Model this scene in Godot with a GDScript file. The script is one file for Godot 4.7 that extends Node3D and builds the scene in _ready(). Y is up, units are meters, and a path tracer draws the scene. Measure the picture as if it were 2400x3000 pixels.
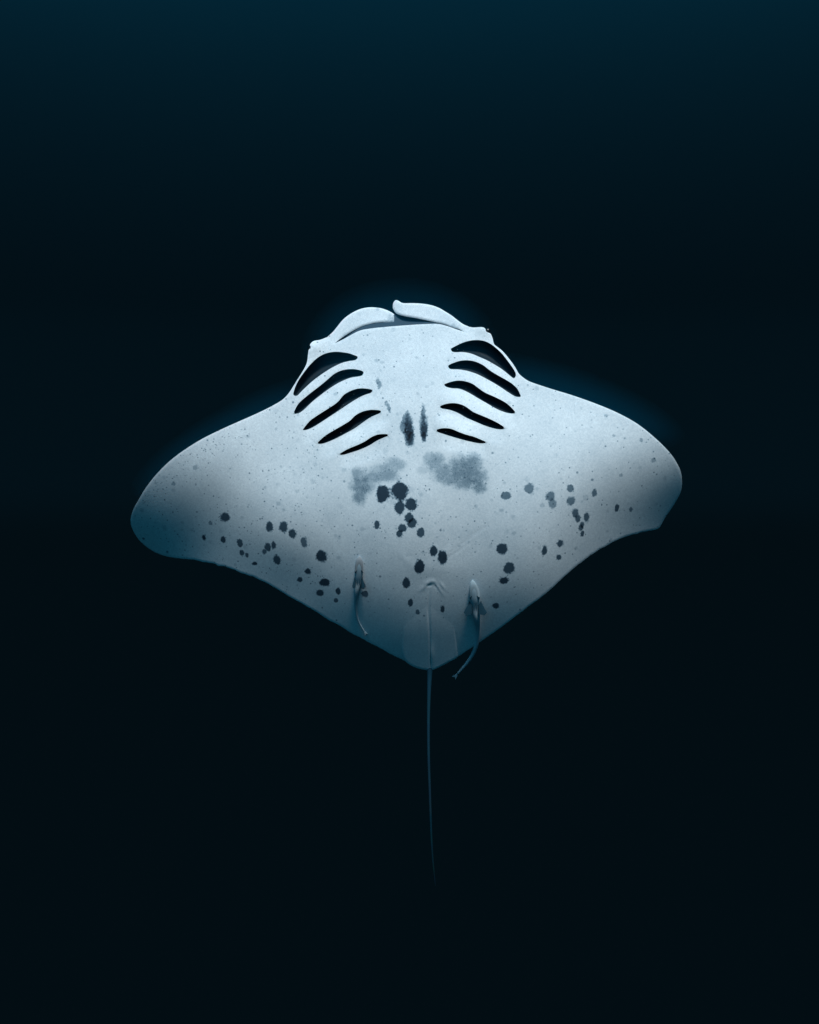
extends Node3D
# A manta ray seen from below in open water, with two remoras under its belly.
# The animal is modelled in its own frame: x to the picture's right, y towards its head, z out of the belly.

const SUN := Vector3(0.10, 0.80, 0.58)   # towards the sun, behind and above the diver
const PITCH := 0.0
const AWAY := 6.0              # metres from the lens to the ray
const TX0 := -1.62
const TY1 := 1.2
const TW := 3.2
const TH := 2.15
const CELL := 0.0045

const BELLY := [
	[-0.6871, -0.6473, -0.6077, -0.5839, -0.5984, -0.6197, -0.584, -0.5672, -0.5307, -0.5096, -0.5121, -0.5304, -0.5541],
	[-0.6435, -0.5951, -0.5238, -0.448, -0.4327, -0.4419, -0.3515, -0.3675, -0.346, -0.3653, -0.4093, -0.4565, -0.4919],
	[-0.5792, -0.5349, -0.4329, -0.2819, -0.2205, -0.1774, -0.052, -0.1026, -0.1004, -0.2001, -0.301, -0.3807, -0.4191],
	[-0.4368, -0.4088, -0.298, -0.1055, -0.0318, 0.0763, 0.1564, 0.1252, 0.1786, -0.0206, -0.1731, -0.2752, -0.2965],
	[-0.1612, -0.0596, 0.0284, 0.0584, 0.2232, 0.1964, 0.3082, 0.2329, 0.3206, 0.1826, 0.0446, -0.0542, -0.0676],
	[0.0622, 0.1818, 0.2352, 0.2671, 0.2008, 0.2581, 0.3129, 0.3073, 0.3321, 0.3429, 0.3078, 0.3142, 0.239],
	[0.1428, 0.2324, 0.2872, 0.2696, 0.2146, 0.2283, 0.2829, 0.3032, 0.2562, 0.2819, 0.3377, 0.4223, 0.3822],
	[0.1316, 0.1987, 0.2414, 0.2369, 0.1973, 0.1715, 0.19, 0.2051, 0.2045, 0.2595, 0.3163, 0.3698, 0.3673],
	[0.0743, 0.1268, 0.1612, 0.1641, 0.1417, 0.1205, 0.1075, 0.1396, 0.1699, 0.2038, 0.2417, 0.2737, 0.2828],
	[0.001, 0.0455, 0.0762, 0.0847, 0.0747, 0.0599, 0.0478, 0.0677, 0.099, 0.1265, 0.1512, 0.1702, 0.1799]]
const BX := -1.7
const BY := -1.05
const BHX := 0.335000
const BHY := 0.328571
var left_lead := PackedFloat32Array([-0.4394, 0.9266, -0.4719, 0.9123, -0.5044, 0.9057, -0.5206, 0.894, -0.5267, 0.8811, -0.5165, 0.8671, -0.5314, 0.8593, -0.5361, 0.8337, -0.5391, 0.8056, -0.5455, 0.7775, -0.5651, 0.7393, -0.5922, 0.6962, -0.6107, 0.6658, -0.6278, 0.638, -0.6525, 0.6062, -0.6837, 0.581, -0.7456, 0.546, -0.8072, 0.5152, -0.8989, 0.4732, -0.9912, 0.4303, -1.0841, 0.384, -1.1475, 0.3471, -1.2124, 0.3054, -1.2797, 0.2555, -1.3508, 0.1916, -1.4119, 0.127, -1.4622, 0.064, -1.498, 0.0181, -1.5259, -0.0338])
var left_trail := PackedFloat32Array([-1.5317, -0.0732, -1.5219, -0.121, -1.4938, -0.1694, -1.449, -0.2098, -1.395, -0.238, -1.3239, -0.2549, -1.2181, -0.2643, -1.1486, -0.274, -1.0793, -0.2826, -1.0598, -0.2942, -1.0118, -0.3041, -0.9448, -0.3272, -0.8786, -0.3531, -0.8388, -0.366, -0.7779, -0.3948, -0.6878, -0.4507, -0.5843, -0.5108, -0.4737, -0.5825, -0.3433, -0.6617, -0.2118, -0.7376, -0.1133, -0.7935, -0.0441, -0.8288])
var tail_edge := PackedFloat32Array([0.0148, -0.8641, 0.074, -0.8851, 0.1171, -0.8912, 0.1679, -0.8732, 0.2209, -0.8434, 0.2678, -0.8169])
var right_trail := PackedFloat32Array([0.3894, -0.7234, 0.5097, -0.629, 0.6483, -0.5093, 0.7182, -0.4574, 0.7804, -0.3983, 0.8433, -0.3404, 0.907, -0.2858, 0.9714, -0.238, 1.0362, -0.1965, 1.1015, -0.1616, 1.1671, -0.1328, 1.234, -0.1145, 1.3014, -0.1019, 1.3471, -0.093, 1.3655, -0.0722])
var right_lead := PackedFloat32Array([1.3802, -0.0334, 1.4093, 0.0212, 1.4319, 0.0718, 1.4432, 0.116, 1.438, 0.1654, 1.422, 0.2142, 1.3936, 0.2593, 1.357, 0.3045, 1.3039, 0.3561, 1.2405, 0.4106, 1.179, 0.4573, 1.1063, 0.5004, 1.0285, 0.5382, 0.9376, 0.5757, 0.8473, 0.6091, 0.7554, 0.6388, 0.6639, 0.6698, 0.6203, 0.6874, 0.5883, 0.7102, 0.57, 0.7293, 0.564, 0.7408, 0.5495, 0.7675, 0.5251, 0.8021, 0.4921, 0.8431, 0.4675, 0.865, 0.4453, 0.8844, 0.4383, 0.9141, 0.4286, 0.9387, 0.4175, 0.9452, 0.4038, 0.9518, 0.4014, 0.9635, 0.3928, 0.9726, 0.3746, 0.976, 0.3402, 0.9749, 0.3152, 0.9795])
var jaw := PackedFloat32Array([0.2948, 0.9483, 0.2823, 0.9544, 0.2491, 0.9658, 0.2149, 0.9792, 0.1823, 0.9899, 0.149, 0.9968, 0.0987, 0.997, 0.0315, 0.9939, -0.0524, 0.9884, -0.1374, 0.9817, -0.2037, 0.9745, -0.2541, 0.9661, -0.2886, 0.9516, -0.3212, 0.933, -0.3545, 0.9141, -0.3963, 0.8932])
var left_lobe_top := PackedFloat32Array([-0.453, 0.9085, -0.4369, 0.9266, -0.4053, 0.9578, -0.3773, 0.9955, -0.3474, 1.0321, -0.3055, 1.0643, -0.2645, 1.0851, -0.2215, 1.0946, -0.1793, 1.094, -0.1379, 1.0862, -0.0948, 1.0671, -0.0619, 1.0405, -0.0416, 1.0167])
var left_lobe_low := PackedFloat32Array([-0.0492, 0.9983, -0.0719, 1.0011, -0.1029, 1.0092, -0.1451, 1.0121, -0.1754, 1.0097, -0.2039, 1.0046, -0.2543, 0.9896, -0.3046, 0.9631, -0.3639, 0.9224, -0.3963, 0.8932, -0.4187, 0.8725])
var right_lobe_low := PackedFloat32Array([0.3246, 0.9274, 0.2948, 0.9483, 0.2649, 0.967, 0.2242, 0.9809, 0.1824, 0.9988, 0.1322, 1.0106, 0.0819, 1.0216, 0.0232, 1.0327, -0.0273, 1.0418, -0.0619, 1.0537, -0.0797, 1.0696])
var right_lobe_top := PackedFloat32Array([-0.0891, 1.0889, -0.0886, 1.1108, -0.0811, 1.1272, -0.071, 1.1329, -0.057, 1.127, -0.0443, 1.118, -0.0273, 1.1133, 0.0139, 1.1138, 0.0645, 1.1122, 0.115, 1.1048, 0.1578, 1.0893, 0.1905, 1.0686, 0.2247, 1.0446, 0.2579, 1.0155, 0.287, 0.9935, 0.3152, 0.9795, 0.3376, 0.9637])
var mouth := PackedFloat32Array([-0.409, 0.9112, -0.3592, 0.9527, -0.2588, 1.0047, -0.1452, 1.0305, -0.0947, 1.0434, -0.0569, 1.0695, 0.0189, 1.0557, 0.1825, 1.0172, 0.2701, 0.9798, 0.3049, 0.9535, 0.2447, 0.9512, 0.1697, 0.9727, 0.0692, 0.9789, -0.0567, 0.9722, -0.1575, 0.9651, -0.2457, 0.9525, -0.3085, 0.9267, -0.3711, 0.8906])
var left_gills := [
	[PackedFloat32Array([-0.2722, 0.8212, -0.2874, 0.8273, -0.3202, 0.8388, -0.3631, 0.8457, -0.4041, 0.8468, -0.4459, 0.8373, -0.4833, 0.8167, -0.5205, 0.7827, -0.5527, 0.7419, -0.5823, 0.6987, -0.6032, 0.6557, -0.6129, 0.6204]), PackedFloat32Array([-0.2747, 0.8117, -0.2879, 0.8015, -0.3198, 0.7966, -0.3624, 0.785, -0.4124, 0.7597, -0.4623, 0.7274, -0.5121, 0.6894, -0.5526, 0.6515, -0.5775, 0.6263, -0.5899, 0.6137, -0.6041, 0.6116, -0.6129, 0.6204])],
	[PackedFloat32Array([-0.2389, 0.7368, -0.2615, 0.7473, -0.3025, 0.7539, -0.3528, 0.7481, -0.3945, 0.7297, -0.4277, 0.7019, -0.4693, 0.6665, -0.5191, 0.628, -0.5615, 0.5928, -0.5896, 0.5634, -0.6137, 0.515]), PackedFloat32Array([-0.2488, 0.719, -0.2688, 0.7133, -0.3114, 0.7069, -0.3615, 0.6869, -0.4115, 0.6578, -0.4614, 0.6217, -0.5113, 0.5815, -0.552, 0.5425, -0.5769, 0.5232, -0.5987, 0.517, -0.6137, 0.515])],
	[PackedFloat32Array([-0.1881, 0.6385, -0.2182, 0.6465, -0.2608, 0.6488, -0.3016, 0.6391, -0.3433, 0.6167, -0.3682, 0.5873, -0.3931, 0.5649, -0.4357, 0.5375, -0.4857, 0.506, -0.5266, 0.4771, -0.5634, 0.4312]), PackedFloat32Array([-0.2055, 0.623, -0.2355, 0.6145, -0.2762, 0.5947, -0.3261, 0.5637, -0.3761, 0.5302, -0.4261, 0.4975, -0.4763, 0.465, -0.5182, 0.441, -0.5483, 0.4307, -0.5634, 0.4312])],
	[PackedFloat32Array([-0.1402, 0.526, -0.1676, 0.5328, -0.21, 0.5334, -0.2507, 0.523, -0.2849, 0.5041, -0.3098, 0.4793, -0.3348, 0.463, -0.3849, 0.4342, -0.4351, 0.4054, -0.4677, 0.3792, -0.4886, 0.3583]), PackedFloat32Array([-0.1633, 0.5125, -0.2006, 0.4971, -0.2422, 0.4705, -0.2846, 0.4402, -0.3346, 0.4125, -0.3847, 0.387, -0.4257, 0.3694, -0.4601, 0.3584, -0.4886, 0.3583])],
	[PackedFloat32Array([-0.0952, 0.4007, -0.1257, 0.4059, -0.1672, 0.4028, -0.2003, 0.3892, -0.2344, 0.3671, -0.2751, 0.3483, -0.3252, 0.3281, -0.3746, 0.3002]), PackedFloat32Array([-0.1225, 0.3922, -0.1672, 0.3737, -0.2094, 0.3482, -0.2593, 0.3263, -0.3094, 0.3103, -0.347, 0.2997, -0.3746, 0.3002])]]
var right_gills := [
	[PackedFloat32Array([0.2163, 0.8591, 0.2314, 0.8679, 0.2733, 0.8893, 0.3142, 0.9022, 0.3568, 0.9065, 0.3985, 0.8994, 0.434, 0.8805, 0.4611, 0.8573, 0.4869, 0.8315, 0.5175, 0.7905, 0.5418, 0.7548, 0.5551, 0.7305, 0.5573, 0.714]), PackedFloat32Array([0.2229, 0.8446, 0.2386, 0.8401, 0.281, 0.8407, 0.3226, 0.8329, 0.363, 0.8159, 0.4052, 0.7969, 0.4465, 0.7731, 0.4793, 0.752, 0.5113, 0.7266, 0.5359, 0.7053, 0.5483, 0.7, 0.5573, 0.714])],
	[PackedFloat32Array([0.2005, 0.7671, 0.2222, 0.7788, 0.263, 0.7927, 0.3054, 0.796, 0.3469, 0.7883, 0.3873, 0.7686, 0.421, 0.7415, 0.4539, 0.7202, 0.4951, 0.6967, 0.5353, 0.6714, 0.5647, 0.6419, 0.5831, 0.6014]), PackedFloat32Array([0.2071, 0.7531, 0.2219, 0.748, 0.2625, 0.7463, 0.3047, 0.7386, 0.3542, 0.7216, 0.4036, 0.6963, 0.4604, 0.6627, 0.5188, 0.6232, 0.5516, 0.6039, 0.5714, 0.6004, 0.5831, 0.6014])],
	[PackedFloat32Array([0.1774, 0.6648, 0.2047, 0.6764, 0.2462, 0.6857, 0.2866, 0.6832, 0.3287, 0.6687, 0.3607, 0.6452, 0.3944, 0.6218, 0.4438, 0.5993, 0.4932, 0.5744, 0.5258, 0.5493, 0.5551, 0.5158]), PackedFloat32Array([0.1921, 0.653, 0.2211, 0.6458, 0.2614, 0.6433, 0.3034, 0.6258, 0.3527, 0.5964, 0.402, 0.5674, 0.4586, 0.5348, 0.508, 0.5164, 0.5419, 0.5127, 0.5551, 0.5158])],
	[PackedFloat32Array([0.152, 0.547, 0.1792, 0.5594, 0.2205, 0.5661, 0.2608, 0.5611, 0.2945, 0.5461, 0.3272, 0.5219, 0.3593, 0.507, 0.4086, 0.4864, 0.4579, 0.463, 0.5045, 0.4325]), PackedFloat32Array([0.171, 0.5374, 0.2112, 0.5308, 0.2531, 0.5153, 0.2942, 0.4914, 0.3435, 0.4698, 0.3928, 0.449, 0.442, 0.4339, 0.4748, 0.429, 0.5045, 0.4325])],
	[PackedFloat32Array([0.127, 0.4226, 0.1542, 0.4317, 0.1862, 0.4348, 0.22, 0.4298, 0.2527, 0.4157, 0.2939, 0.4009, 0.3431, 0.387, 0.4047, 0.3606]), PackedFloat32Array([0.1541, 0.4124, 0.1953, 0.3994, 0.2445, 0.3846, 0.2938, 0.371, 0.3512, 0.3584, 0.3832, 0.3564, 0.4047, 0.3606])]]
var left_pelvic := PackedFloat32Array([-0.0039, -0.4981, -0.0245, -0.5309, -0.0329, -0.5639, -0.0385, -0.6752, -0.0422, -0.7693, -0.036, -0.8107, -0.0201, -0.8434, 0.0148, -0.8702, 0.0552, -0.8866, 0.101, -0.8951, 0.1199, -0.8942, 0.1178, -0.8488, 0.1153, -0.7743, 0.1115, -0.6871, 0.1061, -0.5746, 0.0998, -0.471, 0.0929, -0.4123, 0.0548, -0.4335])
var right_pelvic := PackedFloat32Array([0.0954, -0.4123, 0.1024, -0.471, 0.1087, -0.5746, 0.1141, -0.6871, 0.118, -0.7743, 0.1205, -0.8488, 0.1226, -0.8942, 0.1467, -0.8882, 0.1755, -0.8732, 0.221, -0.8464, 0.2678, -0.8169, 0.2677, -0.7843, 0.261, -0.7112, 0.2513, -0.6188, 0.2431, -0.5493, 0.2193, -0.4822, 0.1774, -0.4364, 0.1336, -0.4124])
var left_spots := PackedFloat32Array([-0.9934, -0.0255, 0.0242, 0.0204, 0.93, -0.746, -0.0775, 0.0177, 0.0228, 0.93, -0.6717, -0.0758, 0.0202, 0.0253, 0.93, -0.6236, -0.1138, 0.0177, 0.0215, 0.93, -0.564, -0.1597, 0.0152, 0.0228, 0.85, -1.1239, -0.1364, 0.0091, 0.0143, 0.95, -1.0135, -0.1487, 0.0116, 0.0155, 0.93, -0.92, -0.1647, 0.0142, 0.018, 0.9, -0.9126, -0.2198, 0.0116, 0.0129, 0.9, -0.8866, -0.2327, 0.009, 0.0116, 0.88, -0.7646, -0.1857, 0.0153, 0.0205, 0.9, -0.7842, -0.212, 0.0103, 0.0116, 0.85, -0.7314, -0.1787, 0.0115, 0.0179, 0.92, -0.7184, -0.2545, 0.0167, 0.0244, 0.92, -0.8463, -0.2789, 0.0117, 0.0091, 0.95, -0.549, -0.3204, 0.0154, 0.0141, 0.95, -0.472, -0.2356, 0.0267, 0.0293, 0.96, -0.5991, -0.3649, 0.0116, 0.0129, 0.93, -1.1288, 0.2353, 0.0113, 0.0125, 0.4, -1.2559, 0.1515, 0.0086, 0.0086, 0.5, -1.0765, -0.058, 0.009, 0.009, 0.6])
var middle_spots := PackedFloat32Array([-0.14, 0.0954, 0.0305, 0.0384, 0.97, -0.0507, 0.1112, 0.0415, 0.0408, 0.97, -0.0523, 0.0248, 0.0235, 0.0297, 0.95, 0.0096, 0.0433, 0.0272, 0.0297, 0.96, -0.0037, -0.0273, 0.0198, 0.0248, 0.94, 0.0137, -0.0571, 0.0223, 0.0211, 0.94, -0.041, -0.0845, 0.0199, 0.0186, 0.93, -0.0535, -0.1096, 0.0162, 0.0162, 0.93, 0.0575, -0.1045, 0.0174, 0.0211, 0.92, -0.1732, -0.0641, 0.0125, 0.0199, 0.93, 0.1249, -0.202, 0.0188, 0.025, 0.96, 0.173, -0.2385, 0.0213, 0.0364, 0.97, 0.0516, -0.287, 0.0227, 0.034, 0.97, -0.019, -0.3755, 0.0178, 0.0254, 0.95, -0.4602, -0.3803, 0.0284, 0.0193, 0.96, -0.4895, -0.4402, 0.0182, 0.0156, 0.93, -0.3888, -0.4288, 0.0116, 0.0155, 0.93, -0.4042, -0.4808, 0.0104, 0.0104, 0.85, 0.0049, -0.4891, 0.0115, 0.018, 0.93, 0.0436, -0.5401, 0.009, 0.0129, 0.8, 0.1789, -0.5227, 0.0103, 0.0193, 0.93, 0.5013, 0.0876, 0.0222, 0.0173, 0.82, 0.4862, -0.1937, 0.025, 0.0275, 0.95, 0.5273, -0.2945, 0.0239, 0.0289, 0.93, 0.5037, -0.3621, 0.0228, 0.0177, 0.96, 0.4667, -0.5065, 0.0154, 0.0141, 0.93, -0.2414, -0.4421, 0.0167, 0.0154, 0.85, -0.2546, -0.3915, 0.0128, 0.0192, 0.8])
var right_spots := PackedFloat32Array([0.6181, 0.1256, 0.0209, 0.0222, 0.76, 0.7304, 0.0822, 0.0197, 0.0234, 0.78, 0.7429, 0.0482, 0.0173, 0.0223, 0.68, 0.8348, 0.1235, 0.0161, 0.0173, 0.8, 0.8414, 0.0607, 0.0198, 0.0198, 0.8, 0.965, 0.1018, 0.0124, 0.0174, 0.82, 0.8683, -0.005, 0.0145, 0.0224, 0.88, 0.883, -0.03, 0.0137, 0.0187, 0.88, 0.9337, -0.025, 0.0138, 0.0213, 0.88, 0.912, -0.0652, 0.0113, 0.0138, 0.87, 0.9052, -0.0804, 0.0113, 0.0138, 0.87, 0.9172, -0.1147, 0.0088, 0.0139, 0.9, 1.098, 0.0239, 0.0101, 0.0163, 0.9, 1.1777, 0.0159, 0.0081, 0.0101, 0.75, 0.7945, -0.1624, 0.0143, 0.0168, 0.92, 0.7118, -0.2018, 0.0125, 0.0238, 0.94, 0.7944, -0.2374, 0.0126, 0.0126, 0.92, 1.2704, 0.2709, 0.0111, 0.0111, 0.5, 1.2, 0.3741, 0.0086, 0.0074, 0.45, 1.0571, 0.3963, 0.0074, 0.0062, 0.4, 1.0189, 0.5014, 0.0074, 0.0062, 0.4, 1.102, 0.1934, 0.0079, 0.0079, 0.4, 0.9202, 0.077, 0.0124, 0.0124, 0.2, 0.6906, 0.0371, 0.0099, 0.0099, 0.25])
var left_cloud := PackedFloat32Array([-0.253, 0.1472, 0.0466, 0.0528, 0.75, -0.2627, 0.0883, 0.0298, 0.0386, 0.75, -0.1904, 0.184, 0.0527, 0.031, 0.62, -0.1313, 0.2115, 0.0557, 0.0371, 0.6, -0.0787, 0.2452, 0.0463, 0.0309, 0.55, -0.1066, 0.1928, 0.0433, 0.0278, 0.66, -0.2684, 0.1999, 0.0279, 0.031, 0.6, -0.1003, 0.2576, 0.0278, 0.0247, 0.3, -0.2123, 0.1439, 0.031, 0.0279, 0.5])
var right_cloud := PackedFloat32Array([0.1311, 0.2601, 0.0444, 0.0382, 0.62, 0.1712, 0.214, 0.0493, 0.0432, 0.66, 0.2699, 0.2232, 0.0709, 0.0586, 0.78, 0.3222, 0.2447, 0.0462, 0.0462, 0.74, 0.3286, 0.1863, 0.0586, 0.0494, 0.78, 0.3628, 0.134, 0.0309, 0.0309, 0.76, 0.2176, 0.174, 0.0555, 0.0296, 0.7, 0.0756, 0.2201, 0.0277, 0.0154, 0.28, 0.2826, 0.1494, 0.0494, 0.0278, 0.74, 0.1033, 0.2848, 0.0277, 0.0234, 0.45, 0.3313, 0.2878, 0.0308, 0.0216, 0.5])
var streaks := PackedFloat32Array([-0.0235, 0.4773, 0.0148, 0.0247, 0.7, -0.0309, 0.4499, 0.0148, 0.0297, 0.75, -0.0062, 0.4572, 0.0198, 0.0494, 0.82, -0.0012, 0.4149, 0.0198, 0.0494, 0.85, 0.0012, 0.3777, 0.0185, 0.0346, 0.85, -0.0136, 0.4026, 0.0148, 0.0296, 0.8, 0.0717, 0.5016, 0.0099, 0.0445, 0.72, 0.0741, 0.4518, 0.0173, 0.0494, 0.83, 0.0753, 0.4145, 0.0148, 0.0395, 0.83, 0.0752, 0.3898, 0.0099, 0.0222, 0.8, -0.1671, 0.6909, 0.008, 0.0162, 0.6, -0.1595, 0.6704, 0.01, 0.0162, 0.65, -0.1217, 0.5686, 0.0062, 0.0112, 0.5, -0.1092, 0.5483, 0.0074, 0.0174, 0.65, -0.1029, 0.5306, 0.0045, 0.0099, 0.5, -0.0511, -0.1296, 0.0075, 0.005, 0.2])
var small_fish := PackedFloat32Array([-0.2644, -0.2306, 0.1615, 0.0015, -0.2659, -0.2414, 0.1566, 0.0101, -0.267, -0.2582, 0.1489, 0.0177, -0.2683, -0.2841, 0.1367, 0.0218, -0.27, -0.3127, 0.1225, 0.0224, -0.2734, -0.3468, 0.1041, 0.0204, -0.2777, -0.3839, 0.0828, 0.0169, -0.2869, -0.4322, 0.0524, 0.0129, -0.293, -0.4866, 0.0167, 0.0083, -0.2938, -0.5361, -0.0164, 0.0057, -0.2876, -0.5777, -0.0435, 0.0047, -0.2755, -0.614, -0.0662, 0.0042, -0.2593, -0.6462, -0.0855, 0.0034, -0.2517, -0.6589, -0.0928, 0.0029])
var large_fish := PackedFloat32Array([0.3353, -0.3621, 0.1373, 0.0018, 0.3371, -0.3731, 0.1317, 0.0107, 0.3402, -0.3916, 0.122, 0.0193, 0.3455, -0.4207, 0.106, 0.0255, 0.3503, -0.45, 0.0888, 0.0281, 0.3541, -0.4769, 0.0724, 0.0282, 0.3589, -0.5204, 0.0444, 0.0252, 0.3668, -0.5755, 0.0066, 0.0197, 0.3761, -0.6316, -0.0338, 0.0136, 0.3785, -0.6944, -0.0808, 0.011, 0.3717, -0.7408, -0.1161, 0.0111, 0.3555, -0.7936, -0.1565, 0.0104, 0.3283, -0.8441, -0.1951, 0.0088, 0.2951, -0.8907, -0.2303, 0.0067, 0.2744, -0.918, -0.2508, 0.0051])
var tail_line := PackedFloat32Array([0.1156, -0.8713, -0.217, 0.0134, 0.1143, -0.8982, -0.217, 0.0161, 0.1129, -0.9466, -0.217, 0.0134, 0.1103, -1.0273, -0.217, 0.0108, 0.1078, -1.1349, -0.217, 0.0089, 0.107, -1.2424, -0.217, 0.0081, 0.1089, -1.4038, -0.217, 0.0075, 0.1143, -1.5652, -0.217, 0.007, 0.1197, -1.7265, -0.217, 0.0065, 0.1251, -1.861, -0.217, 0.0056, 0.1331, -1.982, -0.217, 0.0046, 0.1425, -2.0761, -0.217, 0.003, 0.1466, -2.1191, -0.217, 0.0013])

var frame := Transform3D()
var rng := RandomNumberGenerator.new()
var rough := FastNoiseLite.new()
var gills: Array = []
var creases: Array = []
var skin: StandardMaterial3D
var back_skin: StandardMaterial3D
var gill_skin: StandardMaterial3D
var mouth_skin: StandardMaterial3D
var lobe_skin: StandardMaterial3D


func _ready() -> void:
	rng.seed = 7
	rough.seed = 11
	rough.noise_type = FastNoiseLite.TYPE_SIMPLEX_SMOOTH
	rough.fractal_octaves = 3
	var tilt := Basis(Vector3.RIGHT, deg_to_rad(PITCH))
	frame = Transform3D(tilt, tilt * Vector3(0, 0, -AWAY))
	# --- camera, water light, sun
	var cam := Camera3D.new()
	cam.name = "camera"
	cam.fov = 50.0
	cam.near = 0.05
	cam.far = 400.0
	cam.transform = Transform3D(tilt, Vector3.ZERO)
	add_child(cam)
	cam.current = true
	var env := Environment.new()
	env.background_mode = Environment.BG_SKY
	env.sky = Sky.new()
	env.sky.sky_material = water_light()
	env.tonemap_mode = Environment.TONE_MAPPER_LINEAR
	env.tonemap_exposure = 1.0
	env.volumetric_fog_enabled = true
	env.volumetric_fog_density = 0.0
	env.sdfgi_enabled = true
	env.ssao_enabled = true
	env.ssil_enabled = true
	var we := WorldEnvironment.new()
	we.name = "water_surroundings"
	we.environment = env
	add_child(we)
	var sun := DirectionalLight3D.new()
	sun.name = "sun"
	sun.light_energy = 1.35
	sun.light_color = Color(1.0, 0.95, 0.925)
	sun.light_angular_distance = 11.0
	sun.shadow_enabled = true
	var to_sun := SUN.normalized()
	sun.transform = Transform3D(Basis.looking_at(-to_sun, Vector3.UP), to_sun * 20.0)
	add_child(sun)
	# --- the ray
	skin = mat(Color(0.885, 0.955, 0.985), 0.62, 0.25)
	lobe_skin = mat(skin.albedo_color, 0.62, 0.25)
	skin_textures()
	var grain := FastNoiseLite.new()
	grain.seed = 21
	grain.frequency = 0.16
	grain.fractal_octaves = 3
	var bumps := grain.get_image(1792, 1204)
	bumps.convert(Image.FORMAT_RGBA8)
	bumps.bump_map_to_normal_map(1.2)
	var relief := ImageTexture.create_from_image(bumps)
	for m in [skin, lobe_skin]:
		m.normal_enabled = true
		m.normal_texture = relief
		m.normal_scale = 0.07
	back_skin = mat(Color(0.16, 0.2, 0.23), 0.6, 0.25)
	gill_skin = mat(Color(0.09, 0.16, 0.20), 0.55, 0.25)
	mouth_skin = mat(Color(0.22, 0.31, 0.37), 0.7, 0.2)
	gills = gather(left_gills) + gather(right_gills)
	manta()
	remora("remora", small_fish, 0.7, "small grey remora left of the ray's pelvic fins, tail curving to the right")
	remora("remora", large_fish, 1.0, "larger pale headed remora right of the pelvic fins, tail trailing past the ray's hind edge")
	marine_snow()
	add_halo()


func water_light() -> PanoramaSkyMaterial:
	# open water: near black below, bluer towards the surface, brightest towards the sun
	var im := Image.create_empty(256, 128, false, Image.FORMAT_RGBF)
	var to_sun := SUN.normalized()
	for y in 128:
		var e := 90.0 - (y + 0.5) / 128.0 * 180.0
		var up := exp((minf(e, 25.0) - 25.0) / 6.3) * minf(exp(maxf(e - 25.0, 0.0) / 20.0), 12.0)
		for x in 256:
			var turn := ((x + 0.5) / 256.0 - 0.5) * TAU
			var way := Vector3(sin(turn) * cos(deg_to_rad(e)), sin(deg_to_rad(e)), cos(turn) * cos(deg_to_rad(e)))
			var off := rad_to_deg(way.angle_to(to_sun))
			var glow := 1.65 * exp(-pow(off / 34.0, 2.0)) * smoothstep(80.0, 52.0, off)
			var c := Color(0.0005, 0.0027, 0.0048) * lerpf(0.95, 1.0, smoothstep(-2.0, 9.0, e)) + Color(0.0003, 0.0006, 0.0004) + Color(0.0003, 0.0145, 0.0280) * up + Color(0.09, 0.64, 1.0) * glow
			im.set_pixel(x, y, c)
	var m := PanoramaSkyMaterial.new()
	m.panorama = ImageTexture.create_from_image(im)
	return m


func mat(c: Color, roughness: float, specular: float) -> StandardMaterial3D:
	var m := StandardMaterial3D.new()
	m.albedo_color = c
	m.roughness = roughness
	m.metallic_specular = specular
	return m


# ---------------------------------------------------------------- pigment

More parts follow.
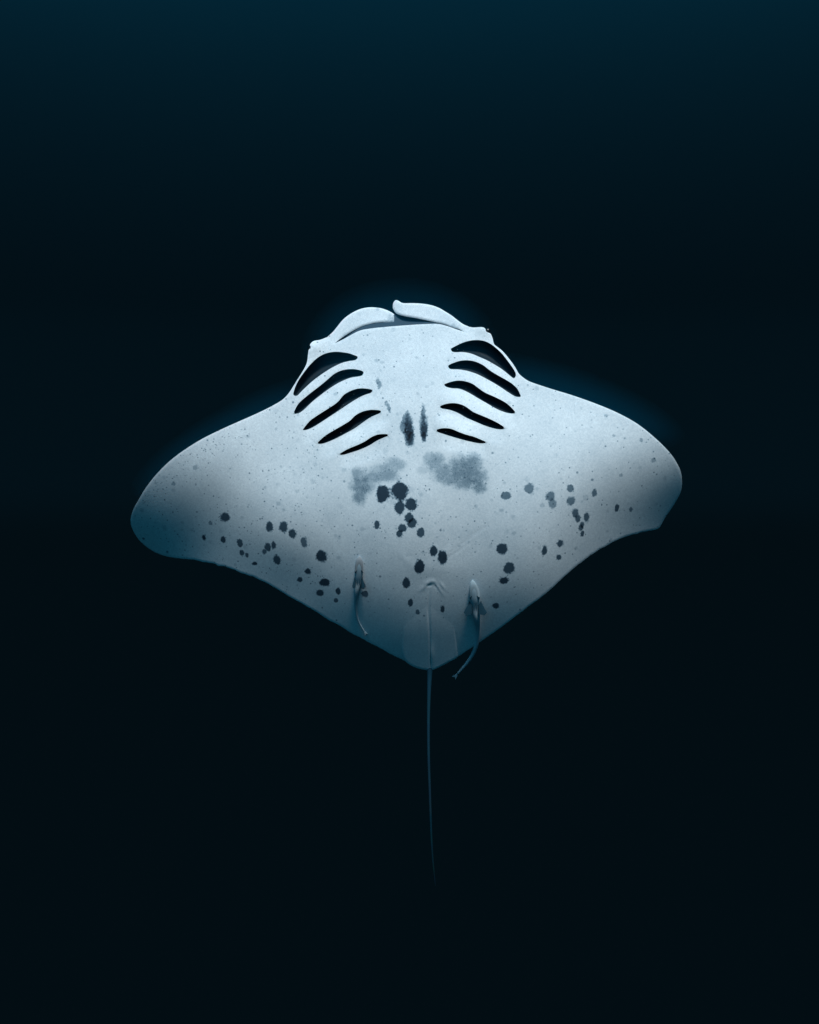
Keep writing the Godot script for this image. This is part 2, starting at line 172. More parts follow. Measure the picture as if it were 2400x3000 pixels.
func skin_textures() -> void:
	var w := 1792
	var h := int(w * TH / TW)
	var wide := FastNoiseLite.new()
	wide.seed = 3
	wide.frequency = 0.006
	wide.fractal_octaves = 4
	var fine := FastNoiseLite.new()
	fine.seed = 4
	fine.noise_type = FastNoiseLite.TYPE_VALUE
	fine.frequency = 0.33
	fine.fractal_octaves = 2
	var a := wide.get_image(w, h, false, false, false).get_data()
	var b := fine.get_image(w, h, false, false, false).get_data()
	var px := PackedByteArray()
	px.resize(w * h)
	for i in w * h:
		px[i] = clampi(int(230.0 + (a[i] - 128) * 0.08 + (b[i] - 128) * 0.13), 0, 254)
	var s := w / TW
	# hundreds of small dark flecks and faint smudges, thickest along the wings
	for n in 2300:
		var x := rng.randf_range(-1.5, 1.5)
		var y := rng.randf_range(-0.6, 0.95)
		var left := x < -0.45
		if not left and rng.randf() < 0.45:
			continue
		var r := rng.randf_range(0.0018, 0.0042)
		if rng.randf() < 0.05:
			r *= 1.6
		blot(px, w, h, s, x, y, r * rng.randf_range(0.7, 1.3), r, rng.randf_range(0.25, 0.8), 0.0, 0.5)
	for n in 330:
		var r := rng.randf_range(0.004, 0.012)
		blot(px, w, h, s, rng.randf_range(-1.5, 1.5), rng.randf_range(-0.3, 1.1), r, r * rng.randf_range(0.7, 1.2), rng.randf_range(0.06, 0.3), 0.35, 1.0)
	for n in 60:   # a close row of flecks behind the left leading edge
		var t := rng.randf()
		var p := Vector2(-1.36, 0.16).lerp(Vector2(-0.86, 0.46), t) + Vector2(rng.randfn(0.0, 0.02), -0.02 - absf(rng.randfn(0.0, 0.035)) + 0.04 * sin(PI * t))
		blot(px, w, h, s, p.x, p.y, rng.randf_range(0.002, 0.004), rng.randf_range(0.0015, 0.003), rng.randf_range(0.4, 0.9), 0.0, 0.5)
	for v in [[-0.43, -0.03, 0.035, 0.05, 0.10], [-0.30, -0.05, 0.10, 0.05, 0.06], [-0.22, -0.14, 0.10, 0.05, 0.07], [0.30, -0.12, 0.14, 0.04, 0.05], [0.05, -0.26, 0.12, 0.05, 0.06], [-0.75, 0.02, 0.2, 0.06, 0.05], [0.8, 0.02, 0.2, 0.06, 0.05], [-0.05, 0.45, 0.15, 0.12, 0.05]]:
		blot(px, w, h, s, v[0], v[1], v[2], v[3], v[4], 0.5, 1.6)
	for n in 34:   # thin scratches and old scars
		var p := Vector2(rng.randf_range(-1.2, 1.2), rng.randf_range(-0.35, 0.6))
		var way := Vector2.from_angle(rng.randf_range(-0.9, 0.9) + (PI / 2.0 if rng.randf() < 0.3 else 0.0))
		var steps := rng.randi_range(12, 60)
		var faint := rng.randf_range(0.05, 0.16)
		for k in steps:
			p += way * 0.003
			way = way.rotated(rng.randf_range(-0.05, 0.05))
			if rng.randf() < 0.75:
				blot(px, w, h, s, p.x, p.y, 0.0022, 0.0016, faint, 0.0, 0.8)
	stamp(px, w, h, s, left_cloud, 0.35, 1.3, true)
	stamp(px, w, h, s, right_cloud, 0.35, 1.3, true)
	stamp(px, w, h, s, streaks, 0.45, 0.7, false)
	stamp(px, w, h, s, left_spots, 0.30, 0.38, false)
	stamp(px, w, h, s, middle_spots, 0.28, 0.3, false)
	stamp(px, w, h, s, right_spots, 0.30, 0.4, false)
	skin.albedo_texture = tinted(px, w, h)
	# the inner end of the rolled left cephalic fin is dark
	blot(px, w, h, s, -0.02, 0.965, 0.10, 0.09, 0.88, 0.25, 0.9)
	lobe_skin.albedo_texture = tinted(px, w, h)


func tinted(px: PackedByteArray, w: int, h: int) -> ImageTexture:
	# the pigment is slate blue: it takes most from red, least from blue
	var g := PackedByteArray()
	var b := PackedByteArray()
	g.resize(256)
	b.resize(256)
	for i in 256:
		g[i] = int(236.0 * pow(i / 236.0, 0.80)) if i < 236 else i
		b[i] = int(236.0 * pow(i / 236.0, 0.69)) if i < 236 else i
	var rgb := PackedByteArray()
	rgb.resize(w * h * 3)
	var at := 0
	for v in px:
		rgb[at] = v
		rgb[at + 1] = g[v]
		rgb[at + 2] = b[v]
		at += 3
	return ImageTexture.create_from_image(Image.create_from_data(w, h, false, Image.FORMAT_RGB8, rgb))


func stamp(px: PackedByteArray, w: int, h: int, s: float, list: PackedFloat32Array, ragged: float, soft: float, cloudy: bool) -> void:
	for i in range(0, list.size(), 5):
		for n in (70 if cloudy else 9):   # pigment breaks up into single flecks at the edge
			var turn := rng.randf() * TAU
			var out := rng.randfn(1.12, 0.22) if cloudy else rng.randfn(1.15, 0.14)
			var fleck := rng.randf_range(0.0018, 0.0042)
			blot(px, w, h, s, list[i] + cos(turn) * out * list[i + 2], list[i + 1] + sin(turn) * out * list[i + 3], fleck, fleck, list[i + 4] * rng.randf_range(0.25, 0.7) * (0.7 if cloudy else 1.0), 0.0, 0.8)
		blot(px, w, h, s, list[i], list[i + 1], list[i + 2] * 1.13, list[i + 3] * 1.13, list[i + 4], ragged, soft, cloudy)


func blot(px: PackedByteArray, w: int, h: int, s: float, cx: float, cy: float, rx: float, ry: float, dark: float, ragged: float, soft: float, cloudy := false) -> void:
	var u := (cx - TX0) * s
	var v := (TY1 - cy) * s
	var a := maxf(rx * s, 0.8)
	var b := maxf(ry * s, 0.8)
	var ex := 1.0 + ragged + soft
	for y in range(maxi(0, int(v - b * ex)), mini(h, int(v + b * ex) + 2)):
		for x in range(maxi(0, int(u - a * ex)), mini(w, int(u + a * ex) + 2)):
			var d := Vector2((x - u) / a, (y - v) / b).length()
			if ragged > 0.0:
				d += ragged * (rough.get_noise_2d(x * 3.0, y * 3.0) + 0.6 * rough.get_noise_2d(x * 13.0, y * 13.0))
			var k := 1.0 - smoothstep(1.0 - soft * 0.5, 1.0 + soft * 0.5, d)
			if k <= 0.0:
				continue
			if cloudy:
				k *= 0.95 + 0.25 * rough.get_noise_2d(x * 4.0 + 900.0, y * 4.0) + rng.randf_range(-0.3, 0.3)
			var at := y * w + x
			# "dark" is how much of the light the pigment takes away, the byte is sRGB
			var keep := pow(maxf(1.0 - dark * clampf(k, 0.0, 1.0), 0.02), 0.4545)
			px[at] = mini(px[at], int(236.0 * keep)) if cloudy else int(px[at] * keep)


# ---------------------------------------------------------------- form

func spline(x: float, y: float) -> float:
	var u := clampf((x - BX) / BHX, 0.0, 9.9999)
	var v := clampf((y - BY) / BHY, 0.0, 6.9999)
	var i := int(u)
	var j := int(v)
	u -= i
	v -= j
	var a := 1.0 - u
	var u2 := u * u
	var b0 := a * a * a
	var b1 := 3.0 * u2 * u - 6.0 * u2 + 4.0
	var b2 := -3.0 * u2 * u + 3.0 * u2 + 3.0 * u + 1.0
	var b3 := u2 * u
	var c := 1.0 - v
	var v2 := v * v
	var r0: Array = BELLY[j]
	var r1: Array = BELLY[j + 1]
	var r2: Array = BELLY[j + 2]
	var r3: Array = BELLY[j + 3]
	var z: float = c * c * c * (b0 * r0[i] + b1 * r0[i + 1] + b2 * r0[i + 2] + b3 * r0[i + 3])
	z += (3.0 * v2 * v - 6.0 * v2 + 4.0) * (b0 * r1[i] + b1 * r1[i + 1] + b2 * r1[i + 2] + b3 * r1[i + 3])
	z += (-3.0 * v2 * v + 3.0 * v2 + 3.0 * v + 1.0) * (b0 * r2[i] + b1 * r2[i + 1] + b2 * r2[i + 2] + b3 * r2[i + 3])
	z += v2 * v * (b0 * r3[i] + b1 * r3[i + 1] + b2 * r3[i + 2] + b3 * r3[i + 3])
	return z / 36.0


func points(a: PackedFloat32Array) -> PackedVector2Array:
	var p := PackedVector2Array()
	for i in range(0, a.size(), 2):
		p.append(Vector2(a[i], a[i + 1]))
	return p


func smooth(p: PackedVector2Array, n := 4) -> PackedVector2Array:
	var q := PackedVector2Array()
	for i in p.size() - 1:
		var a := p[maxi(i - 1, 0)]
		var d := p[mini(i + 2, p.size() - 1)]
		for k in n:
			q.append(p[i].cubic_interpolate(p[i + 1], a, d, k / float(n)))
	q.append(p[p.size() - 1])
	return q


func gather(raw: Array) -> Array:
	var list := []
	for i in raw.size():
		var up := points(raw[i][0])
		var low := points(raw[i][1])
		var upper := smooth(up, 3)
		# the lower edge begins and ends where the upper one does
		if low[low.size() - 1] != up[up.size() - 1]:
			low.append(up[up.size() - 1])
		var lower := smooth(low, 3)
		var ring := upper.duplicate()
		for k in range(lower.size() - 2, -1, -1):
			ring.append(lower[k])
		var box := Rect2(up[0], Vector2.ZERO)
		for q in ring:
			box = box.expand(q)
		list.append({"upper": smooth(up, 2), "lower": smooth(low, 2), "ring": ring, "box": box.grow(0.10), "n": i})
	return list


func along(p: Vector2, line: PackedVector2Array) -> Vector2:
	# distance to a line, and how far along it (0 to 1) the nearest point lies
	var best := 1e9
	var t := 0.0
	var n := line.size() - 1
	for i in n:
		var a := line[i]
		var d := line[i + 1] - a
		var k := clampf((p - a).dot(d) / maxf(d.length_squared(), 1e-9), 0.0, 1.0)
		var s := (a + d * k).distance_squared_to(p)
		if s < best:
			best = s
			t = (i + k) / n
	return Vector2(sqrt(best), t)


func lips(x: float, y: float) -> float:
	# every gill flap lifts towards its free hind edge and starts deep under the flap before it
	var p := Vector2(x, y)
	var z := 0.0
	for g in gills:
		if not g.box.has_point(p):
			continue
		var u := along(p, g.upper)
		var l := along(p, g.lower)
		var t := clampf(u.y if u.x < l.x else l.y, 0.0, 1.0)
		var taper := smoothstep(-0.04, 0.3, t) * smoothstep(1.04, 0.7, t)
		var lift: float = [0.003, 0.006, 0.009, 0.011, 0.011][g.n]
		var sink: float = [0.003, 0.005, 0.008, 0.010, 0.008][g.n]
		if Geometry2D.is_point_in_polygon(p, g.ring):
			z += lerpf(lift, -sink, u.x / maxf(u.x + l.x, 1e-6)) * taper
		elif u.x < l.x:
			z += lift * taper * exp(-pow(u.x / 0.065, 2.0)) * smoothstep(0.1, 0.05, u.x)
		else:
			z -= sink * taper * exp(-pow(l.x / 0.06, 1.6)) * smoothstep(0.1, 0.05, l.x)
	return z


func lumps(x: float, y: float) -> float:
	# folds round the vent, the belly's rim lines and the brow over each eye
	var z := 0.0
	for c in creases:
		var d := Vector2(x - c[0], y - c[1]).rotated(-c[4])
		var e: float = (d.x / c[2]) ** 2 + (d.y / c[3]) ** 2
		if e < 9.0:
			z += c[5] * exp(-e)
	return z


func belly(x: float, y: float) -> float:
	var z := spline(x, y)
	if absf(x) < 0.85 and y > 0.1:
		z += lips(x, y)
	if y < 0.2 or y > 0.8:
		z += lumps(x, y)
	return z


# ---------------------------------------------------------------- a skin stretched over an outline

func sheet(rings: Array, cell: float, zf: Callable, thin: float, thick: float, round_off := 0.006, seam := Vector2(9, 9), seam_on := false) -> ArrayMesh:
	# rings[0] is the outline, the others are holes. Front at zf(x, y, d), back behind it, d the distance from the edge.
	var box := Rect2(rings[0][0], Vector2.ZERO)
	for q in rings[0]:
		box = box.expand(q)
	box = box.grow(cell * 3.0)
	var nx := int(box.size.x / cell) + 1
	var ny := int(box.size.y / cell) + 1
	var o := box.position
	var total := nx * ny
	var solid := PackedByteArray()     # inside the outline
	solid.resize(total)
	var inside := PackedByteArray()    # inside it and outside every hole
	inside.resize(total)
	for r in rings.size():
		var ring: PackedVector2Array = rings[r]
		var rows := []
		rows.resize(ny)
		for i in ring.size():
			var a := ring[i]
			var b := ring[(i + 1) % ring.size()]
			if a.y > b.y:
				var c := a
				a = b
				b = c
			for j in range(maxi(0, ceili((a.y - o.y) / cell)), mini(ny, ceili((b.y - o.y) / cell))):
				var y := o.y + j * cell
				if rows[j] == null:
					rows[j] = PackedFloat32Array()
				rows[j].append(a.x + (b.x - a.x) * (y - a.y) / (b.y - a.y))
		for j in ny:
			if rows[j] == null:
				continue
			var xs: PackedFloat32Array = rows[j]
			xs.sort()
			for k in range(0, xs.size() - 1, 2):
				for i in range(maxi(0, ceili((xs[k] - o.x) / cell)), mini(nx, floori((xs[k + 1] - o.x) / cell) + 1)):
					if r == 0:
						solid[j * nx + i] = 1
						inside[j * nx + i] = 1
					else:
						inside[j * nx + i] = 0
	# how far each node lies from the outline (chamfer), and the exact nearest edge point close to any ring
	var dist := PackedFloat32Array()
	dist.resize(total)
	for n in total:
		dist[n] = 9.0 if solid[n] else 0.0
	var s1 := cell
	var s2 := cell * 1.414
	for j in range(1, ny - 1):
		for i in range(1, nx - 1):
			var n := j * nx + i
			if dist[n] > 0.0:
				dist[n] = minf(minf(dist[n], dist[n - 1] + s1), minf(dist[n - nx] + s1, minf(dist[n - nx - 1], dist[n - nx + 1]) + s2))
	for j in range(ny - 2, 0, -1):
		for i in range(nx - 2, 0, -1):
			var n := j * nx + i
			if dist[n] > 0.0:
				dist[n] = minf(minf(dist[n], dist[n + 1] + s1), minf(dist[n + nx] + s1, minf(dist[n + nx + 1], dist[n + nx - 1]) + s2))
	var near := PackedFloat32Array()
	near.resize(total)
	near.fill(9.0)
	var spot := PackedVector2Array()
	spot.resize(total)
	var whose := PackedByteArray()   # which ring that edge belongs to
	whose.resize(total)
	for r in rings.size():
		var ring: PackedVector2Array = rings[r]
		var reach := maxf(cell * 2.2, 0.014 if r == 0 else 0.0)
		for i in ring.size():
			var a := ring[i]
			var b := ring[(i + 1) % ring.size()]
			var d := b - a
			var dd := maxf(d.length_squared(), 1e-12)
			for j in range(maxi(0, int((minf(a.y, b.y) - reach - o.y) / cell)), mini(ny, int((maxf(a.y, b.y) + reach - o.y) / cell) + 2)):
				for k in range(maxi(0, int((minf(a.x, b.x) - reach - o.x) / cell)), mini(nx, int((maxf(a.x, b.x) + reach - o.x) / cell) + 2)):
					var p := Vector2(o.x + k * cell, o.y + j * cell)
					var q := a + d * clampf((p - a).dot(d) / dd, 0.0, 1.0)
					var e := p.distance_to(q)
					var n := j * nx + k
					if e < near[n]:
						near[n] = e
						spot[n] = q
						whose[n] = r
					if r == 0 and solid[n] and e < dist[n]:
						dist[n] = e
	# nodes: inside ones stay, outside ones of a cell that is entered move onto the edge
	var index := PackedInt32Array()
	index.resize(total)
	index.fill(-1)
	var verts := PackedVector3Array()
	var backs := PackedVector3Array()
	var uv := PackedVector2Array()
	var cells := PackedInt32Array()
	var taken := PackedByteArray()
	taken.resize(total)
	for j in ny - 1:
		for i in nx - 1:
			var n := j * nx + i
			if not (inside[n] or inside[n + 1] or inside[n + nx] or inside[n + nx + 1]):
				continue
			taken[n] = 1
			cells.append(n)
			for m in [n, n + 1, n + nx, n + nx + 1]:
				if index[m] >= 0:
					continue
				var p := Vector2(o.x + (m % nx) * cell, o.y + (m / nx) * cell)
				var d := dist[m]
				if not inside[m]:
					p = spot[m]
					if not solid[m]:
						d = 0.0
				var z: float = zf.call(p.x, p.y, d)
				if d < 0.012 and round_off > 0.0:
					var w := 1.0
					if seam_on:
						w = smoothstep(0.03, 0.09, p.distance_to(seam))
					z -= w * round_off * pow(1.0 - d / 0.012, 2.0)
				index[m] = verts.size()
				verts.append(Vector3(p.x, p.y, z))
				backs.append(Vector3(p.x, p.y, z - thin - thick * (1.0 - exp(-d / 0.22))))
				uv.append(Vector2((p.x - TX0) / TW, (TY1 - p.y) / TH))
	var tri := PackedInt32Array()
	var sides := [PackedInt32Array(), PackedInt32Array()]
	for n in cells:
		var a := index[n]
		var b := index[n + 1]
		var c := index[n + nx]
		var d := index[n + nx + 1]
		# clockwise seen from the front
		if verts[a].distance_squared_to(verts[d]) < verts[b].distance_squared_to(verts[c]):
			tri.append_array([a, c, d, a, d, b])
		else:
			tri.append_array([a, c, b, b, c, d])
		var side: PackedInt32Array = sides[1 if whose[n] > 0 and near[n] < 9.0 else 0]
		if not taken[n - nx]:
			side.append_array([a, b])
		if not taken[n + nx]:
			side.append_array([d, c])
		if not taken[n - 1]:
			side.append_array([c, a])
		if not taken[n + 1]:
			side.append_array([b, d])
		sides[1 if whose[n] > 0 and near[n] < 9.0 else 0] = side
	var m := ArrayMesh.new()
	m.add_surface_from_arrays(Mesh.PRIMITIVE_TRIANGLES, arrays(verts, uv, tri))
	var flipped := tri.duplicate()
	for k in range(0, flipped.size(), 3):
		var t := flipped[k]
		flipped[k] = flipped[k + 1]
		flipped[k + 1] = t
	m.add_surface_from_arrays(Mesh.PRIMITIVE_TRIANGLES, arrays(backs, uv, flipped))
	# the rim joins front and back, a surface for the outline's and one for the holes'
	for side: PackedInt32Array in sides:
		var rv := PackedVector3Array()
		var ru := PackedVector2Array()
		var rt := PackedInt32Array()
		for k in range(0, side.size(), 2):
			var a := side[k]
			var b := side[k + 1]
			var at := rv.size()
			rv.append_array([verts[a], verts[b], backs[a], backs[b]])
			ru.append_array([uv[a], uv[b], uv[a], uv[b]])
			rt.append_array([at, at + 1, at + 2, at + 1, at + 3, at + 2])
		if rt.size():
			m.add_surface_from_arrays(Mesh.PRIMITIVE_TRIANGLES, arrays(rv, ru, rt))
	return m


func arrays(v: PackedVector3Array, uv: PackedVector2Array, t: PackedInt32Array) -> Array:
	var n := PackedVector3Array()
	n.resize(v.size())
	for k in range(0, t.size(), 3):
		var a := t[k]
		var b := t[k + 1]
		var c := t[k + 2]
		var f := (v[c] - v[a]).cross(v[b] - v[a])
		n[a] += f
		n[b] += f
		n[c] += f
	for k in n.size():
		n[k] = n[k].normalized() if n[k].length_squared() > 1e-24 else Vector3(0, 0, 1)
	var s := []
	s.resize(Mesh.ARRAY_MAX)
	s[Mesh.ARRAY_VERTEX] = v
	s[Mesh.ARRAY_NORMAL] = n
	if uv.size():
		s[Mesh.ARRAY_TEX_UV] = uv
	s[Mesh.ARRAY_INDEX] = t
	return s


func part(called: String, mesh: Mesh, under: Node3D, mats: Array) -> MeshInstance3D:
	var o := MeshInstance3D.new()
	o.name = called
	o.mesh = mesh
	for k in mesh.get_surface_count():
		o.set_surface_override_material(k, mats[mini(k, mats.size() - 1)])
	under.add_child(o, true)
	return o


func thing(called: String, label: String, category: String, at: Vector3, group := "") -> Node3D:
	var o := Node3D.new()
	o.name = called
	o.transform = Transform3D(frame.basis, frame * at)
	o.set_meta("label", label)
	o.set_meta("category", category)
	if group:
		o.set_meta("group", group)
	add_child(o, true)
	return o


func joined(lists: Array) -> PackedVector2Array:
	var p := PackedVector2Array()
	for a in lists:
		p.append_array(points(a))
	return p


func manta() -> void:
	var ray := thing("manta_ray", "white bellied manta ray with dark gill slits and spots, wings spread", "manta ray", Vector3.ZERO)
	# x, y, half length, half width, turn, height
	creases = [
		[0.098, -0.377, 0.022, 0.014, 0.5, 0.0018], [0.124, -0.372, 0.016, 0.012, -0.5, 0.002], [0.16, -0.415, 0.04, 0.010, -0.95, 0.0016],
		[0.175, -0.395, 0.025, 0.008, -0.95, 0.0018], [0.14, -0.40, 0.035, 0.007, -0.95, -0.0015], [0.075, -0.405, 0.03, 0.012, 0.75, 0.0014],
		[0.10, -0.30, 0.14, 0.05, 0.0, 0.002], [0.108, -0.392, 0.012, 0.006, 0.3, -0.003],
		[0.30, -0.15, 0.09, 0.008, 0.62, -0.0006], [0.25, -0.21, 0.12, 0.008, 0.60, -0.0005], [0.36, -0.10, 0.07, 0.008, 0.5, -0.0005],
		[0.105, -0.50, 0.10, 0.006, 1.52, -0.003], [0.19, -0.22, 0.05, 0.02, 0.8, 0.0012], [-0.02, -0.25, 0.08, 0.02, -0.7, 0.0008],
		[-0.50, 0.875, 0.05, 0.04, 0.6, 0.010], [0.39, 0.97, 0.05, 0.04, -0.5, 0.010],
	]
	var outline := smooth(joined([left_lead, left_trail, tail_edge, right_trail, right_lead]), 4)
	for i in outline.size():   # the hind edges are slightly worn
		var p := outline[i]
		if p.y < 0.05 and p.x > -1.2 and p.x < 1.25 and absf(p.x - 0.1) > 0.16:
			outline[i] = p + Vector2(0, 0.006 * rough.get_noise_2d(p.x * 1100.0, p.y * 300.0))
	outline.append_array(smooth(points(jaw), 4))
	var rings := [outline]
	for g in gills:
		rings.append(g.ring)
	part("body", sheet(rings, CELL, func(x, y, _d): return belly(x, y), 0.006, 0.26, 0.0015), ray, [skin, back_skin, skin, gill_skin])
	# gill slits: dark hollows under the flaps
	for g in gills:
		var ring: PackedVector2Array = Geometry2D.offset_polygon(g.ring, 0.003)[0]
		var deep: float = [0.050, 0.036, 0.030, 0.026, 0.022][g.n]
		var bowl := func(x, y, d): return belly(x, y) - 0.007 - deep * (1.0 - exp(-d / 0.012))
		part("gill_slit", sheet([ring], 0.004, bowl, 0.003, 0.0, 0.0), ray, [gill_skin])
	# mouth: the dark inside between the jaw and the rolled cephalic fins
	var inside_mouth := func(x, y, _d): return spline(x, y) - 0.024
	part("mouth", sheet([smooth(points(mouth))], 0.006, inside_mouth, 0.004, 0.0, 0.0), ray, [mouth_skin])
	var lobe_l := smooth(points(left_lobe_top))
	lobe_l.append_array(smooth(points(left_lobe_low)))
	var left_form := func(x, y, _d):
		var k := smoothstep(-0.42, -0.25, x)
		return belly(x, y) - 0.001 - 0.016 * k - 0.012 * smoothstep(-0.16, -0.02, x)
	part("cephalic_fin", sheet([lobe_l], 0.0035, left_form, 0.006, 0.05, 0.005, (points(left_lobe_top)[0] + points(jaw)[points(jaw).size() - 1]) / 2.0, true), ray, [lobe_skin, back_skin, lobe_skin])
	var lobe_r := smooth(points(right_lobe_low))
	lobe_r.append_array(smooth(points(right_lobe_top)))
	var right_form := func(x, y, _d):
		return belly(x, y) - 0.001 - 0.016 * smoothstep(0.30, 0.16, x) + 0.02 * smoothstep(0.16, -0.02, x) - 0.012 * smoothstep(-0.03, -0.09, x)
	part("cephalic_fin", sheet([lobe_r], 0.0035, right_form, 0.006, 0.03, 0.005, (points(right_lobe_low)[0] + points(right_lobe_top)[points(right_lobe_top).size() - 1]) / 2.0, true), ray, [skin, back_skin, skin])
	# eyes at the sides of the head
	var eye_skin := mat(Color(0.03, 0.04, 0.05), 0.25, 0.5)
	for e in [Vector3(-0.522, 0.862, 0.245), Vector3(0.414, 0.957, 0.165)]:
		var ball := SphereMesh.new()
		ball.radius = 0.017
		ball.height = 0.034
		ball.radial_segments = 24
		ball.rings = 12
		var o := part("eye", ball, ray, [eye_skin])
		o.position = Vector3(e.x, e.y, spline(e.x, e.y) - 0.012)
	# pelvic fins lie over the root of the tail
	var left_pelvic_form := func(x, y, d):
		return belly(x, y) + 0.0055 * tanh((-0.50 - 0.9 * absf(x - 0.104) - y) / 0.20) + 0.10 * pow(maxf(0.0, -0.70 - y), 1.6)
	part("pelvic_fin", sheet([smooth(points(left_pelvic), 3)], 0.0035, left_pelvic_form, 0.006, 0.01, 0.0025), ray, [skin, back_skin, skin])
	var right_pelvic_form := func(x, y, d):
		return belly(x, y) + 0.0048 * tanh((-0.50 - 0.9 * absf(x - 0.104) - y) / 0.20) + 0.10 * pow(maxf(0.0, -0.70 - y), 1.6) + 0.005 * exp(-pow((x - 0.115) / 0.02, 2.0) - pow((y + 0.80) / 0.06, 2.0))
	part("pelvic_fin", sheet([smooth(points(right_pelvic), 3)], 0.0035, right_pelvic_form, 0.006, 0.01, 0.0025), ray, [skin, back_skin, skin])
	# tail
	var spine := PackedVector3Array()
	var sizes := PackedVector2Array()
	for i in range(0, tail_line.size(), 4):
		spine.append(Vector3(tail_line[i], tail_line[i + 1], tail_line[i + 2]))
		sizes.append(Vector2(tail_line[i + 3], tail_line[i + 3] * 0.8))
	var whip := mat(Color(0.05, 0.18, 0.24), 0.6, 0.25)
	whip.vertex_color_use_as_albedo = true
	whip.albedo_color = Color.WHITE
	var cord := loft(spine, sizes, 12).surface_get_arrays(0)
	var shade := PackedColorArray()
	for v: Vector3 in cord[Mesh.ARRAY_VERTEX]:   # slate blue root; its fade into dark water is painted in towards the tip
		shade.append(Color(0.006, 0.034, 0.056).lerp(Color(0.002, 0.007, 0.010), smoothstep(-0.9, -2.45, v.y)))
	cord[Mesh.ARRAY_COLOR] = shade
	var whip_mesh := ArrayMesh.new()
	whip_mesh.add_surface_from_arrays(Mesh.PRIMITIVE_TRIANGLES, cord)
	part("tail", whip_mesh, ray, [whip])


# ---------------------------------------------------------------- round bodies along a line

func loft(spine: PackedVector3Array, sizes: PackedVector2Array, seg: int, steps := 4) -> ArrayMesh:
	# elliptical cross sections (half width, half depth) along a smooth line that runs mostly down the y axis
	var line := PackedVector3Array()
	var size := PackedVector2Array()
	for i in spine.size() - 1:
		for k in steps:
			var t := k / float(steps)
			line.append(spine[i].cubic_interpolate(spine[i + 1], spine[maxi(i - 1, 0)], spine[mini(i + 2, spine.size() - 1)], t))
			size.append(sizes[i].cubic_interpolate(sizes[i + 1], sizes[maxi(i - 1, 0)], sizes[mini(i + 2, sizes.size() - 1)], t))
	line.append(spine[spine.size() - 1])
	size.append(sizes[sizes.size() - 1])
	var v := PackedVector3Array()
	var t := PackedInt32Array()
	for i in line.size():
		var ahead := (line[mini(i + 1, line.size() - 1)] - line[maxi(i - 1, 0)]).normalized()
		var across := ahead.cross(Vector3(0, 0, 1)).normalized()
		var out := across.cross(ahead).normalized()
		for k in seg:
			var a := TAU * k / seg
			v.append(line[i] + across * cos(a) * maxf(size[i].x, 0.0005) + out * sin(a) * maxf(size[i].y, 0.0005))
	for i in line.size() - 1:
		for k in seg:
			var a := i * seg + k
			var b := i * seg + (k + 1) % seg
			t.append_array([a, b, a + seg, b, b + seg, a + seg])
	for end in [0, line.size() - 1]:
		var c := v.size()
		v.append(line[end])
		for k in seg:
			var a: int = end * seg + k
			var b: int = end * seg + (k + 1) % seg
			t.append_array([c, b, a] if end == 0 else [c, a, b])
	var m := ArrayMesh.new()
	m.add_surface_from_arrays(Mesh.PRIMITIVE_TRIANGLES, arrays(v, PackedVector2Array(), t))
	return m


func blade(edge: Array, thickness: float) -> ArrayMesh:
	# a thin fin: a fan over its outline, with a front, a back and a rim
	var v := PackedVector3Array()
	var t := PackedInt32Array()
	var n := edge.size()
	var mid := Vector3.ZERO
	for p in edge:
		mid += p / n
	for z in [thickness / 2.0, -thickness / 2.0]:
		for p in edge:
			v.append(p + Vector3(0, 0, z * 0.5))
		v.append(mid + Vector3(0, 0, z))
	for k in n:
		var q := (k + 1) % n
		t.append_array([n, k, q, 2 * n + 1, n + 1 + q, n + 1 + k, k, n + 1 + k, q, q, n + 1 + k, n + 1 + q])
	var m := ArrayMesh.new()
	m.add_surface_from_arrays(Mesh.PRIMITIVE_TRIANGLES, arrays(v, PackedVector2Array(), t))
	return m


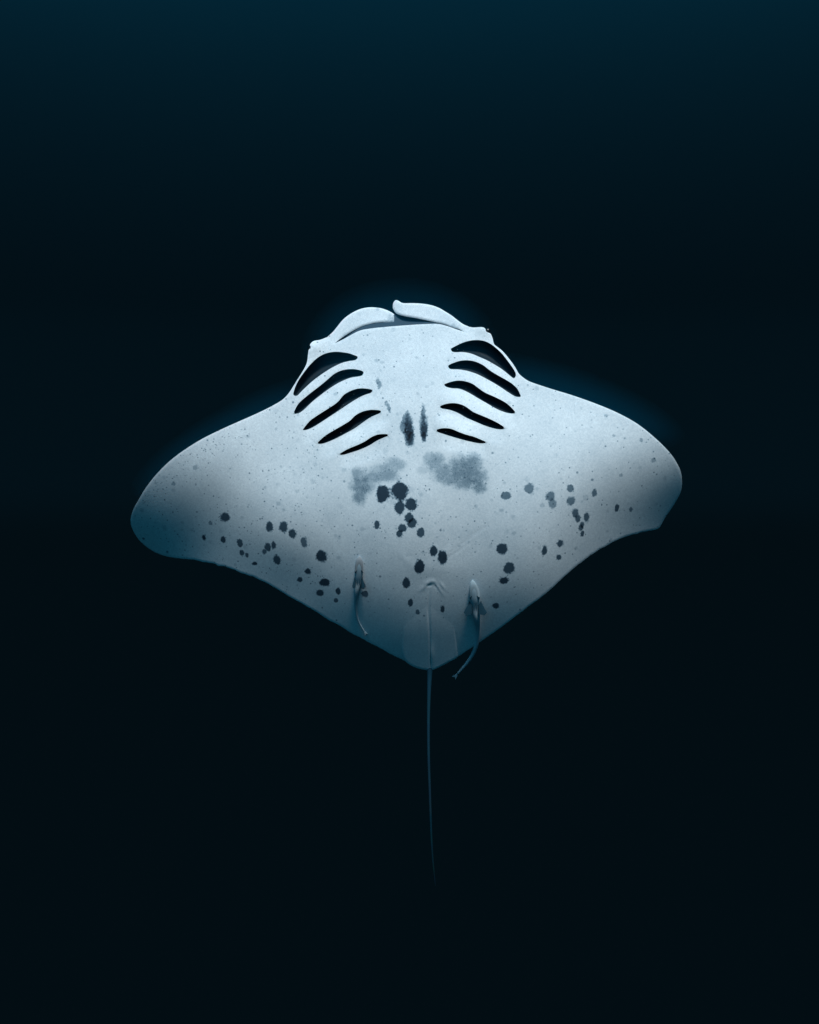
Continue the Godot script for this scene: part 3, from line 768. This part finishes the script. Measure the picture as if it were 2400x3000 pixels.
func remora(called: String, data: PackedFloat32Array, size: float, label: String) -> void:
	var c := PackedVector3Array()
	var r := PackedFloat32Array()
	for i in range(0, data.size(), 4):
		c.append(Vector3(data[i], data[i + 1], data[i + 2]))
		r.append(data[i + 3])
	var home := c[0]
	var fish := thing(called, label, "remora", home, "remoras clinging under the manta ray")
	var spine := PackedVector3Array()
	var sizes := PackedVector2Array()
	for i in c.size():
		var depth := r[i] * (0.42 if i < 7 else 0.8)
		spine.append(c[i] - home + Vector3(0, 0, depth + 0.004))
		sizes.append(Vector2(r[i], depth))
	var pale := mat(Color(0.56, 0.65, 0.69) if size > 0.9 else Color(0.52, 0.57, 0.6), 0.5, 0.35)
	var dusky := mat(Color(0.58, 0.69, 0.74) if size > 0.9 else Color(0.58, 0.69, 0.74), 0.5, 0.4)
	var ink := mat(Color(0.10, 0.20, 0.25), 0.9, 0.03)
	part("body", loft(spine, sizes, 20), fish, [dusky])
	# paler lower jaw, its hind edge cut in a notch
	var w := r[4]
	var front := PackedVector3Array()
	var fs := PackedVector2Array()
	for i in 5:
		front.append(spine[i] + Vector3(0, 0, 0.0015))
		fs.append(sizes[i] * 0.97)
	var jaw_mesh := loft(front, fs, 20)
	var shape := jaw_mesh.surface_get_arrays(0)
	var jv: PackedVector3Array = shape[Mesh.ARRAY_VERTEX]
	for k in jv.size():   # its hind edge is an arrow head: the sides reach further back than the middle
		var back := clampf((spine[0].y - jv[k].y) / (spine[0].y - spine[4].y), 0.0, 1.0)
		var edge := clampf(absf(jv[k].x - spine[3].x) / w, 0.0, 1.0)
		jv[k].y += pow(back, 3.0) * w * (0.75 - 1.3 * edge)
	var jaw_shape := ArrayMesh.new()
	jaw_shape.add_surface_from_arrays(Mesh.PRIMITIVE_TRIANGLES, arrays(jv, PackedVector2Array(), shape[Mesh.ARRAY_INDEX]))
	part("lower_jaw", jaw_shape, fish, [pale])
	for s in [-1.0, 1.0]:
		var seam := PackedVector3Array([spine[4] + Vector3(0, w * 0.72, sizes[4].y + 0.001), spine[4] + Vector3(s * w * 0.5, w * 0.1, sizes[4].y * 0.86 + 0.001), spine[4] + Vector3(s * w * 0.92, -w * 0.5, sizes[4].y * 0.4 + 0.001)])
		part("gill_cover", loft(seam, PackedVector2Array([Vector2(0.0012, 0.001), Vector2(0.0026, 0.0015), Vector2(0.003, 0.0018)]) , 8), fish, [ink])
		var b := spine[5] + Vector3(s * w * 0.78, 0.002, -sizes[5].y * 0.4)
		var wide := 1.45 if size > 0.9 else 0.75
		var far := 2.9
		part("pectoral_fin", blade([b + Vector3(0, 0.012, 0), b + Vector3(s * w * wide * 0.5, -w * far * 0.35, 0.004), b + Vector3(s * w * wide, -w * far * 0.8, 0.008), b + Vector3(s * w * wide * 0.7, -w * far, 0.008), b + Vector3(-s * w * 0.1, -w * far * 0.92, 0.002), b + Vector3(-s * w * 0.15, -w * far * 0.3, 0)], 0.004), fish, [ink])
		var q := spine[5] + Vector3(s * w * 0.25, -0.006, sizes[5].y * 0.95)
		part("pelvic_fin", blade([q, q + Vector3(s * w * 0.16, -w * 0.8, 0.002), q + Vector3(s * w * 0.05, -w * 2.0, 0.002), q + Vector3(-s * w * 0.16, -w * 1.2, 0.002)], 0.003), fish, [ink])
	var last := spine.size() - 1
	var e := spine[last]
	var dir := (e - spine[last - 1]).normalized()
	var up := Vector3(-dir.y, dir.x, 0)
	var len := 0.045 * size
	part("tail_fin", blade([e - dir * 0.004 + up * 0.003, e + dir * len + up * len * 0.35, e + dir * len * 0.75, e + dir * len - up * len * 0.35, e - dir * 0.004 - up * 0.003], 0.003), fish, [dusky])


func marine_snow() -> void:
	var fleck := SphereMesh.new()
	fleck.radius = 0.0011
	fleck.height = 0.0022
	fleck.radial_segments = 6
	fleck.rings = 3
	fleck.material = mat(Color(0.55, 0.6, 0.62), 0.9, 0.1)
	var m := MultiMesh.new()
	m.transform_format = MultiMesh.TRANSFORM_3D
	m.mesh = fleck
	m.instance_count = 110
	for i in 110:
		var p := Vector3(rng.randf_range(-0.42, 0.3), rng.randf_range(0.3, 0.8), rng.randf_range(0.4, 1.0))
		m.set_instance_transform(i, Transform3D(frame.basis.scaled_local(Vector3.ONE * rng.randf_range(0.5, 1.5)), frame * p))
	var o := MultiMeshInstance3D.new()
	o.name = "marine_snow"
	o.multimesh = m
	o.set_meta("label", "pale specks of marine snow drifting in front of the ray")
	o.set_meta("category", "marine snow")
	o.set_meta("kind", "stuff")
	add_child(o)


func add_halo() -> void:
	# blue fog added to imitate a glow round the head and leading edges
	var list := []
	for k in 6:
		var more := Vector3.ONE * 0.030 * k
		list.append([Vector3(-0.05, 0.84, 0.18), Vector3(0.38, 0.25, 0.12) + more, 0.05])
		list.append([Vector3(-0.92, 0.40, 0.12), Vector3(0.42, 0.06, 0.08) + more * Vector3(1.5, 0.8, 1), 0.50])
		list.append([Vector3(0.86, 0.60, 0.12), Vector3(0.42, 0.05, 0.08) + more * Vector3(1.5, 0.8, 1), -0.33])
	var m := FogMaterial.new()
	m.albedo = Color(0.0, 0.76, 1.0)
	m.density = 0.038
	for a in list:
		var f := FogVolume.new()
		f.name = "added_halo_fog"
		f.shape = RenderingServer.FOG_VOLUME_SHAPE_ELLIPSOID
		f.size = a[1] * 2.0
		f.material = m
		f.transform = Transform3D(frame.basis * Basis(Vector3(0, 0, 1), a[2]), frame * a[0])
		f.set_meta("label", "faint blue fog added to imitate a glow along the ray's leading edges")
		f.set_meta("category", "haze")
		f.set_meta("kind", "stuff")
		f.set_meta("group", "added halo round the ray")
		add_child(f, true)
